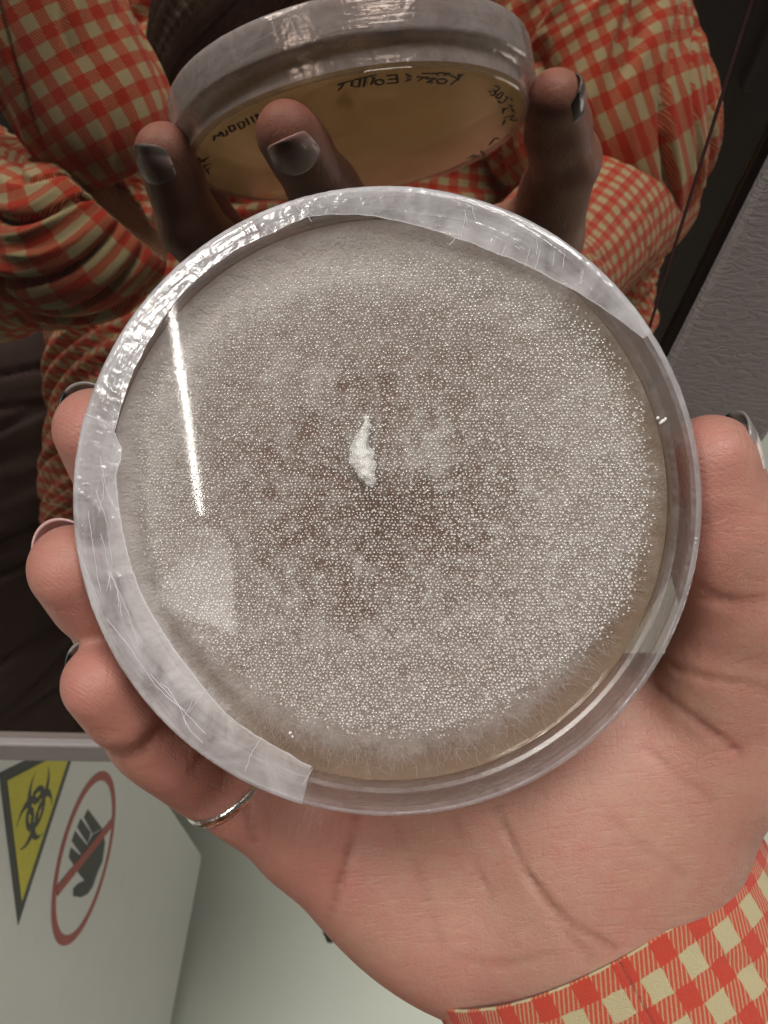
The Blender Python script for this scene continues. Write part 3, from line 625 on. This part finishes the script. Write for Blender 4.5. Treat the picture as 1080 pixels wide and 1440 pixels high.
# ring on the little finger
J = [np.array(j, float) for j in FI['little'][0]]; c_ = J[1] * .80 + J[0] * .20; t = np.array([.46, -.80, -.36]); t /= np.linalg.norm(t)
a = np.cross(t, [0, 0, 1]); a /= np.linalg.norm(a); b = np.cross(t, a); V = []; rr_ = 8.75; nn, ns = 90, 12
for i in range(nn):
    ph = 2 * math.pi * i / nn; e = a * math.cos(ph) + b * math.sin(ph)
    for k in range(ns):
        q = 2 * math.pi * k / ns; tw = .07 * math.sin(ph * 26 + q * 2)
        V.append(c_ + e * (rr_ + (.5 + tw * .5) * math.cos(q)) + t * ((.95 + tw) * math.sin(q)))
V = np.array(V); f = np.array([[i * ns + k, i * ns + (k + 1) % ns, ((i + 1) % nn) * ns + (k + 1) % ns, ((i + 1) % nn) * ns + k] for i in range(nn) for k in range(ns)])
tag(mk('ring', l2w(V), f, MT['silver']), 'silver twisted band ring worn on the little finger', 'ring')

# ------------------------------------------------------------------ clothes: lofted sleeves and body, in camera mm
def catmull(P, n):
    P = np.array(P, float); P = np.concatenate([[2 * P[0] - P[1]], P, [2 * P[-1] - P[-2]]]); out = []; m_ = len(P) - 3
    for s in np.linspace(0, m_ - 1e-6, n):
        i = int(s); t = s - i; a, b, c_, d = P[i:i + 4]
        out.append(.5 * ((2 * b) + (-a + c_) * t + (2 * a - 5 * b + 4 * c_ - d) * t * t + (-a + 3 * b - 3 * c_ + d) * t ** 3))
    return np.array(out)
def loft(name, path, rad, matk, parent, ref=(0, 0, 1), nu=200, nv=140, folds=(0, 0, 0), seed=0., per=(7.4, 8.4), solid=.7, uoff=0., shape=None, caps=False, voff=0., twist=0.):
    """path: camera-mm points; rad: [(ra, rb)...]; folds: (amplitude, along freq, around freq)"""
    P = catmull(path, nv); Rd_ = catmull([(a, b, 0) for a, b in rad], nv); Tn = np.gradient(P, axis=0); Tn /= np.linalg.norm(Tn, axis=1)[:, None]
    a = np.array(ref, float); V = []; UV_ = []; L = np.r_[0, np.cumsum(np.linalg.norm(np.diff(P, axis=0), axis=1))]; rm = np.mean(Rd_[:, :2])
    for j, (p, t) in enumerate(zip(P, Tn)):
        a = a - t * (a @ t); a /= np.linalg.norm(a); b = np.cross(t, a)
        for i in range(nu + 1):
            ph = 2 * math.pi * i / nu; ra, rb = Rd_[j, 0], Rd_[j, 1]; e = a * math.cos(ph) * ra + b * math.sin(ph) * rb
            q = p + e
            if folds[0]:
                pq_ = ph + L[j] * .016; v3 = Vector((math.cos(pq_) * folds[2] + seed, math.sin(pq_) * folds[2], L[j] * folds[1] * .8))
                w = mnoise.noise(v3) * 1.0 + .45 * (1 - abs(mnoise.noise(v3 * 2.1)) * 2.2); w += .18 * mnoise.noise(v3 * 4.3) - 1.1 * max(0, 1 - 6 * abs(mnoise.noise(v3 * 1.5 + Vector((3, 1, 7))))) 
                amp = folds[0] * min(1, L[j] / 25 + .12)
                q = q + e / np.linalg.norm(e) * w * amp
            if shape: q = shape(q, ph, L[j], e / np.linalg.norm(e))
            V.append(q); UV_.append((uoff + ph * rm / per[0] + twist * L[j], voff + L[j] / per[1]))
    V = np.array(V); f = grid_faces(nu + 1, nv, False)
    if caps:
        n0 = len(V); V = np.r_[V, [P[0]], [P[-1]]]; UV_ += [UV_[0], UV_[-1]]
        f = [tuple(q) for q in f] + [(i + 1, i, n0) for i in range(nu)] + [((nv - 1) * (nu + 1) + i, (nv - 1) * (nu + 1) + i + 1, n0 + 1) for i in range(nu)]
    o = mk(name, c2w(V), f, MT[matk], parent, uv=np.array(UV_))
    if solid: sm = o.modifiers.new('cloth', 'SOLIDIFY'); sm.thickness = solid * .001; sm.offset = -1
    return o
E_R = np.array([164., -256., -100.])
CUF = at(826, 1268, 168)
ax_ = E_R - CUF; ax_ /= np.linalg.norm(ax_)
t7 = math.radians(-6); tc = np.array([ax_[0] * math.cos(t7) - ax_[1] * math.sin(t7), ax_[0] * math.sin(t7) + ax_[1] * math.cos(t7), .02])
q0 = CUF + tc * 38; q1 = q0 + (tc * .5 + ax_ * .5) * 40
cpath = [CUF, CUF + tc * 12, CUF + tc * 25, q0, q1] + [q1 + (E_R - q1) * k for k in (.3, .65, 1.0)]
loft('sleeve', cpath, [(23, 36), (23.3, 36.1), (24, 36.4), (25.5, 37), (28, 37.5), (33, 39), (38, 41), (42, 44)], 'gingham_cloth', person, ref=(0, 0, 1), folds=(.75, .016, 1.0), seed=2., nu=260, nv=240, per=(7.3, 8.9), uoff=.3)
# the rest of the shirt is placed where the glass shows it
SHR = virt(700, -120, 430)
loft('upper_sleeve', [E_R + ax_ * 14, E_R + (SHR - E_R) * .1, virt(850, 200, 445), virt(790, 60, 440), SHR], [(34, 42), (44, 48), (50, 56), (56, 62), (60, 66)], 'gingham_cloth', person, ref=(0, 0, 1), folds=(5.0, .022, 1.8), seed=9., per=(8.0, 8.0), caps=True)
EL = virt(150, 285, 330)
loft('upper_sleeve', [virt(-160, 200, 420), virt(-60, 320, 380), virt(40, 330, 345), virt(120, 330, 322), virt(165, 290, 318)], [(48, 48), (44, 46), (36, 38), (30, 34), (22, 26)], 'gingham_cloth', person, ref=(0, 0, 1), folds=(3.4, .022, 1.6), seed=14., per=(8.2, 8.2), caps=True, twist=.02)
loft('sleeve', [virt(178, 240, 312), virt(150, 190, 305), virt(95, 90, 295), virt(40, -20, 285), virt(-20, -140, 275)], [(18, 20), (24, 30), (25, 31), (25, 31), (24, 29)], 'gingham_cloth', person, ref=(0, 0, 1), folds=(1.5, .012, 1.2), seed=21., per=(8.3, 8.3), caps=True, twist=-.008)
loft('shirt_body', [virt(520, -160, 520), virt(520, 60, 530), virt(500, 300, 545), virt(480, 560, 560), virt(470, 760, 575)], [(70, 150), (95, 190), (100, 195), (95, 190), (95, 190)], 'gingham_cloth', person, ref=refl(np.array([0, 0, 1.])) - refl(np.zeros(3)), folds=(7.0, .008, 3.0), seed=30., per=(8., 8.), caps=True, nu=300, nv=200)
loft('collar', [virt(250, 90, 440), virt(300, 75, 425), virt(380, 50, 415), virt(470, 30, 410), virt(580, -10, 415), virt(700, -60, 425)], [(6, 22), (8, 26), (8, 26), (8, 26), (8, 26), (7, 24)], 'gingham_cloth', person, ref=(0, 1, 0), folds=(1.5, .02, 1.), seed=33., per=(7.5, 7.5), caps=True, nu=80, nv=80)
loft('hair', [virt(390, -230, 400), virt(345, -95, 395), virt(300, 5, 392), virt(262, 75, 396), virt(235, 150, 405)], [(30, 60), (30, 58), (26, 42), (18, 26), (8, 12)], 'dark_hair', person, ref=(0, 0, 1), folds=(3.0, .004, 4.0), seed=40., caps=True, nu=120, nv=80, solid=0)
loft('trousers', [virt(110, 450, 660), virt(60, 600, 670), virt(35, 780, 690), virt(25, 960, 710), virt(20, 1180, 740)], [(80, 100), (85, 110), (85, 115), (80, 110), (75, 100)], 'trouser_cloth', person, ref=(0, 0, 1), folds=(6.0, .01, 1.5), seed=50., caps=True)

# ------------------------------------------------------------------ setting, in world metres relative to the camera
def bw(name, x0, x1, y0, y1, z0, z1, matk, parent, bv=.0):
    V, F_ = boxw(x0 * .001, x1 * .001, y0 * .001, y1 * .001, z0 * .001 + CAM_H, z1 * .001 + CAM_H); o = mk(name, V, F_, MT[matk], parent, False)
    if bv: bevel(o, bv * .001)
    return o
GY = 154.2477
inc = empty('incubator', (-.3, .45, CAM_H - .331)); tag(inc, 'grey laboratory incubator with dark mirror glass door and textured frame', 'incubator')
bw('glass_door', -760, 89.5, GY, GY + 6, -313, 520, 'dark_mirror_glass', inc)
bw('frame', 91.6, 127, GY - 3.5, GY + 30, -331, 560, 'textured_grey_paint', inc, 2.5)
bw('bottom_ledge', -760, 91.4, GY - 3, GY + 30, -327, -313.4, 'ledge_grey', inc, 1.0)
bw('housing', -770, 126, GY + 30.5, GY + 560, -330, 560, 'ledge_grey', inc)
gk = bw('door_gasket', 89.6, 91.5, GY - 1.2, GY + 8, -313, 560, 'black_bezel', inc)
d0, d1 = np.array([76.5, -42.0]), np.array([83.7, -98.1]); dd = (d1 - d0) / np.linalg.norm(d1 - d0); pA, pB = d0 - dd * 260, d1 + dd * 240
V, F_ = prism([[pA[0], GY - .35, pA[1]], [pB[0], GY - .35, pB[1]], [pB[0] + .4, GY - .35, pB[1]], [pA[0] + .4, GY - .35, pA[1]]], (0, .3, 0)); V = V * .001 + POS
mk('trim_line', V, F_, MT['dark_gasket'], inc, False)
# low cabinet whose right side carries the signs
SC = 1.8
PN = np.array([.994, -.1061, .0279]); PN /= np.linalg.norm(PN); PC = at(117, 1205, 330 * SC)
def pp(x, y): d = ray(x, y); return d * ((PN @ PC) / (PN @ d))
cab = empty('cabinet', c2w(pp(120, 1500))); tag(cab, 'off white lower cabinet with warning signs on its side below the glass door', 'cabinet')
side = [pp(*q) for q in [(-40, 1062), (46, 1054), (165, 1052), (206, 1083), (281, 1196), (284, 1203), (283, 1212), (240, 1440), (218, 1550), (-10, 1550), (-25, 1300)]]
V, F_ = prism(side, -PN * 700); bevel(mk('body', c2w(V), F_, MT['cabinet_white'], cab, False), .003, 3)
for q in ((262, 1290), (232, 1480)):
    for k in (-40, -640):
        c_ = c2w(pp(*q) + PN * k); V, F_ = boxw(c_[0] - .025, c_[0] + .025, c_[1] - .025, c_[1] + .025, 0, c_[2] + .01); mk('foot', V, F_, MT['black_bezel'] if 'black_bezel' in MT else MT['black_print'], cab, False)
# floor
Vf = np.array([[-8, -8, 0], [8, -8, 0], [8, 8, 0], [-8, 8, 0]], float); fl = mk('floor', Vf, [[0, 1, 2, 3]], MT['green_lino'], None, False); fl['kind'] = 'structure'
# signs
def onp(q, off): return pp(*q) + PN * off
z48 = lambda x, y: (x / 4.8, 1030 + y / 4.8)
V1, V2, V3 = pp(-2, 1087), pp(112, 1032), pp(25, 1301); cen = (V1 + V2 + V3) / 3
def inset(k): return [cen + (v - cen) * k for v in (V1, V2, V3)]
e1 = (V3 - V1) / np.linalg.norm(V3 - V1); e2 = np.cross(PN, e1)
def to2(P): q = P - cen; return np.array([q @ e1, q @ e2])
def to3(p, off): return cen + e1 * p[0] + e2 * p[1] + PN * off
def clip_ledge(poly2):                                   # the sign's corner is folded off at the cabinet's top edge
    A, B = to2(pp(46, 1065)), to2(pp(165, 1064)); nrm = np.array([-(B - A)[1], (B - A)[0]]); 
    if nrm @ (np.zeros(2) - A) < 0: nrm = -nrm
    out = []
    for i in range(len(poly2)):
        p, q = poly2[i], poly2[(i + 1) % len(poly2)]; dp, dq = nrm @ (p - A), nrm @ (q - A)
        if dp >= 0: out.append(p)
        if (dp >= 0) != (dq >= 0): out.append(p + (q - p) * dp / (dp - dq))
    return out
bio = empty('biohazard_sign', c2w(cen)); tag(bio, 'yellow and black triangular biohazard sticker on the cabinet side', 'warning sign')
V, F_ = prism([to3(p, .05) for p in clip_ledge([to2(v) for v in inset(1.0)])], PN * .25); mk('border', c2w(V), F_, MT['black_print'], bio, False)
V, F_ = prism([to3(p, .25) for p in clip_ledge([to2(v) for v in inset(.80)])], PN * .2); mk('yellow_face', c2w(V), F_, MT['yellow_print'], bio, False)
# biohazard trefoil as a signed field
side_len = np.linalg.norm(V1 - V2); Ub = side_len * .80 / 2 / math.sqrt(3) * .90 / 24.0
dirs = [(-to2(v)) / np.linalg.norm(to2(v)) for v in (V1, V2, V3)]
def bio_f(x, y):
    x, y = x / Ub, y / Ub; c_ = lambda cx, cy, r: np.hypot(x - cx, y - cy) - r
    s_ = np.full(x.shape, 9e3)
    for d in dirs: s_ = np.minimum(s_, np.maximum(c_(d[0] * 11, d[1] * 11, 15), -c_(d[0] * 15.5, d[1] * 15.5, 11.3)))
    for d in dirs:
        al_ = x * d[0] + y * d[1]; pe = np.abs(-x * d[1] + y * d[0])
        s_ = np.maximum(s_, -np.maximum(np.maximum(pe - 1.1, al_ - 9e3), -al_ - 30) ) if False else s_
        o_ = -d; al2 = x * o_[0] + y * o_[1]; s_ = np.maximum(s_, -np.maximum(pe - .9, np.maximum(-al2, al2 - 8)))
    s_ = np.maximum(s_, -c_(0, 0, 3))
    ringf = np.abs(np.hypot(x, y) - 11.5) - 1.9; ins = np.full(x.shape, 9e3)
    for d in dirs: ins = np.minimum(ins, c_(d[0] * 15.5, d[1] * 15.5, 9.6))
    return np.minimum(s_, np.maximum(ringf, ins)) * Ub
hb = .35; xs = np.arange(-30, 30, hb); gx, gy, gz = np.meshgrid(xs, xs, np.arange(-1.2, 1.3, .4), indexing='ij')
fb = np.maximum(bio_f(gx, gy), np.abs(gz) - .5); V, Q = surface_nets(fb, np.array([0, 0, 0.]), 1.0); V = np.stack([V[:, 0] * hb - 30, V[:, 1] * hb - 30, (V[:, 2] * .4 - 1.2) * .2 + .5], 1)
mk('symbol', c2w(cen + V[:, :1] * e1 + V[:, 1:2] * e2 + V[:, 2:] * PN), Q, MT['black_print'], bio, False)
pro = empty('prohibition_sign', c2w(at(121, 1203, 333 * SC))); tag(pro, 'round red and black do not touch sticker with crossed out hand', 'warning sign')
pc_ = np.array([-116.306, -134.055, -333.253]) * SC; pc_ = pc_ - PN * (PN @ (pc_ - PC)); RO = 31.7 * SC; ea = np.cross(PN, [0, 1, 0]); ea /= np.linalg.norm(ea); eb = np.cross(PN, ea)
V = []; nn = 120
for r, o_ in ((RO, .05), (RO, .3), (RO * .885, .3), (RO * .885, .05)):
    for i in range(nn): ph = 2 * math.pi * i / nn; V.append(pc_ + (ea * math.cos(ph) + eb * math.sin(ph)) * r + PN * o_)
f = grid_faces(nn, 4); f2 = np.array([[3 * nn + i, 3 * nn + (i + 1) % nn, (i + 1) % nn, i] for i in range(nn)]); mk('red_ring', c2w(np.array(V)), np.r_[f, f2], MT['red_print'], pro, False)
def patch(name, polys, off, th_, matk, parent):
    Vv, Ff = [], []
    for pl in polys:
        v, f = prism([onp(z48(*q), off) for q in pl], PN * th_); k = sum(len(a) for a in Vv); Vv.append(v); Ff += [[i + k for i in q] for q in f]
    return mk(name, c2w(np.concatenate(Vv)), Ff, MT[matk], parent, False)
patch('hand_symbol', [[(592, 518), (690, 650), (624, 682), (566, 574)], [(544, 580), (612, 676), (590, 748), (520, 640)], [(506, 664), (586, 762), (546, 822), (484, 732)], [(478, 776), (540, 830), (500, 898), (463, 842)],
  [(690, 655), (708, 740), (690, 870), (655, 950), (625, 1040), (590, 1090), (545, 1113), (492, 1105), (494, 1052), (530, 1015), (570, 1000), (530, 950), (500, 898), (546, 822), (590, 755), (624, 688)]], .05, .25, 'black_print', pro)
patch('slash', [[(378, 1040), (384, 1106), (766, 622), (764, 566)]], .32, .2, 'red_print', pro)
# black cupboard added behind the person to keep the glass black
cp = empty('backdrop', (.1, -1.2, 0)); tag(cp, 'long black cupboard added behind the person to keep the dark glass black', 'backdrop')
simple('backdrop_black', (.008, .007, .007), .55, .2, 80)
def bx2(name, x0, x1, y0, y1, z0, z1, bv, par):
    V, F_ = boxw(x0, x1, y0, y1, z0, z1); o_ = bevel(mk(name, V, F_, MT['backdrop_black'], par, False), bv, 3); return o_
bx2('carcass', -2.0, 2.2, -1.45, -1.02, .0, 1.15, .004, cp)
for i in range(6):
    dr = bx2('door', -2.0 + i * .7 + .004, -2.0 + (i + 1) * .7 - .004, -1.018, -1.0, .06, 1.13, .003, cp)
    hd = bx2('handle', -2.0 + i * .7 + .58, -2.0 + i * .7 + .60, -.998, -.975, .75, .95, .004, dr); hd.matrix_parent_inverse = Matrix.Identity(4)
# speck on the floor
def floor_pt(x, y): d = R @ ray(x, y); return POS + d * (CAM_H / -d[2])
sp_ = floor_pt(464, 1313); V = []; 
for z_, k in ((0, 1), (.003, .8), (.0045, .3)):
    for i in range(10): a = i / 10 * 6.283; V.append(sp_ + np.array([math.cos(a) * .009 * k * (1 + .3 * math.sin(3 * a)), math.sin(a) * .012 * k, z_ + .001]))
F_ = [tuple(q) for q in grid_faces(10, 3)] + [tuple(range(20, 30))]
tag(mk('debris', np.array(V), F_, MT['black_print']), 'small dark speck of debris on the pale green floor', 'debris')

# ------------------------------------------------------------------ light
def lid_dir(x, y):
    p = l2c(lid_pt(x, y)); d = ray(x, y); d = d / np.linalg.norm(d); r = d - 2 * (d @ D_N) * D_N; return c2w(p), R @ r
CEIL = 1.30
def ceil_pt(x, y): p, d = lid_dir(x, y); return p + d * ((CAM_H + CEIL - p[2]) / d[2])
A_, B_ = ceil_pt(282, 722), ceil_pt(237, 405); B_ = A_ + (B_ - A_) * 1.6
ld = B_ - A_; LL = np.linalg.norm(ld); ld /= LL; sdv = np.cross(ld, [0, 0, 1]); sdv /= np.linalg.norm(sdv); wd = .0065
V = [A_ - sdv * wd, B_ - sdv * wd, B_ + sdv * wd, A_ + sdv * wd]
lamp = empty('led_lamp', (A_ + B_) / 2 + np.array([0, 0, .03])); tag(lamp, 'long narrow row of white diodes overhead, mirrored in the dish lid', 'lamp')
nb_ = 43
mk('diode_row', np.array(V), [[0, 1, 2, 3]], MT['led_light'], lamp, False, uv=[(0, 0), (nb_, 0), (nb_, 1), (0, 1)])
hs = [A_ - sdv * .025, B_ - sdv * .025, B_ + sdv * .025, A_ + sdv * .025]; V, F_ = prism([p + np.array([0, 0, .002]) for p in hs], (0, 0, .03)); mk('lamp_housing', V, F_, MT['lamp_housing'], lamp, False)
def area(name, loc, target, sx, sy, e, col):
    l = bpy.data.lights.new(name, 'AREA'); l.shape = 'RECTANGLE'; l.size = sx; l.size_y = sy; l.energy = e; l.color = col
    o = bpy.data.objects.new(name, l); C.objects.link(o); o.location = loc; o.rotation_euler = (Vector(target) - Vector(loc)).to_track_quat('-Z', 'Y').to_euler(); return o
area('overhead_fill', (.2, .04, CAM_H + 3.2), (.05, .05, CAM_H - .1), 1.4, 1.4, 90, (1, .97, .93))  # unseen soft fill added overhead, stands for ceiling bounce
area('left_fill', (-1.9, -1.1, CAM_H + 2.2), (.05, .1, CAM_H - .3), .7, .7, 46, (1, .96, .90))  # unseen fill added behind left to back up the diode row
area('floor_fill', (.75, -.05, CAM_H - .28), (.12, .42, .1), .3, .3, 1.1, (1, .97, .93))  # unseen lamp added to brighten the floor and cabinet side
def ceil_on(x, y, zc): p, d = lid_dir(x, y); return p + d * ((CAM_H + zc - p[2]) / d[2])
pq = [ceil_on(x, y, 1.36) for x, y in [(225, 790), (262, 748), (322, 760), (331, 893), (215, 848)]]  # outline of an added glowing panel, cut to mirror as the lid's pale patch
m, n = mat('panel_glow'); n.out(n('ShaderNodeEmission', {'Color': (1, .98, .95), 'Strength': n.math('MULTIPLY', n('ShaderNodeAttribute', attribute_name='glow').outputs['Fac'], 2.4)}).outputs[0]); MT['panel_glow'] = m
pl_ = empty('glow_panel', np.mean(pq, 0)); tag(pl_, 'added glowing panel overhead, shaped to mirror as a soft patch low in the lid', 'lamp')
V, F_ = prism([p + np.array([0, 0, .004]) for p in pq], (0, 0, .02)); mk('glow_backing', V, F_, MT['lamp_housing'], pl_, False)
mk('glow_sheet', np.array(pq + [np.mean(pq, 0)]), [(i, (i + 1) % 5, 5) for i in range(5)], MT['panel_glow'], pl_, False, attr={'glow': [.02, .0, .45, .95, .35, .6]})
wd_ = bpy.data.worlds.new('World'); S.world = wd_; wd_.use_nodes = True; wd_.node_tree.nodes['Background'].inputs[0].default_value = (1, .95, .9, 1); wd_.node_tree.nodes['Background'].inputs[1].default_value = .06
# ------------------------------------------------------------------ camera
cam = bpy.data.cameras.new('camera'); co = bpy.data.objects.new('camera', cam); C.objects.link(co)
Mx = Matrix.Identity(4)
for i in range(3):
    for j in range(3): Mx[i][j] = R[i][j]
    Mx[i][3] = POS[i]
co.matrix_world = Mx; cam.sensor_fit = 'VERTICAL'; cam.sensor_height = 36; cam.lens = 36 * F_PX / H_PX; cam.clip_start = .01; cam.clip_end = 60
cam.dof.use_dof = True; cam.dof.focus_distance = .128; cam.dof.aperture_fstop = 55
S.camera = co
S.view_settings.view_transform = 'Standard'; S.view_settings.look = 'None'; S.view_settings.exposure = 0.42; S.view_settings.gamma = 1
S.cycles.max_bounces = 8; S.cycles.diffuse_bounces = 2; S.cycles.transparent_max_bounces = 24; S.cycles.use_adaptive_sampling = True; S.cycles.adaptive_threshold = .035; S.cycles.caustics_reflective = False; S.cycles.caustics_refractive = False; S.cycles.sample_clamp_indirect = 6
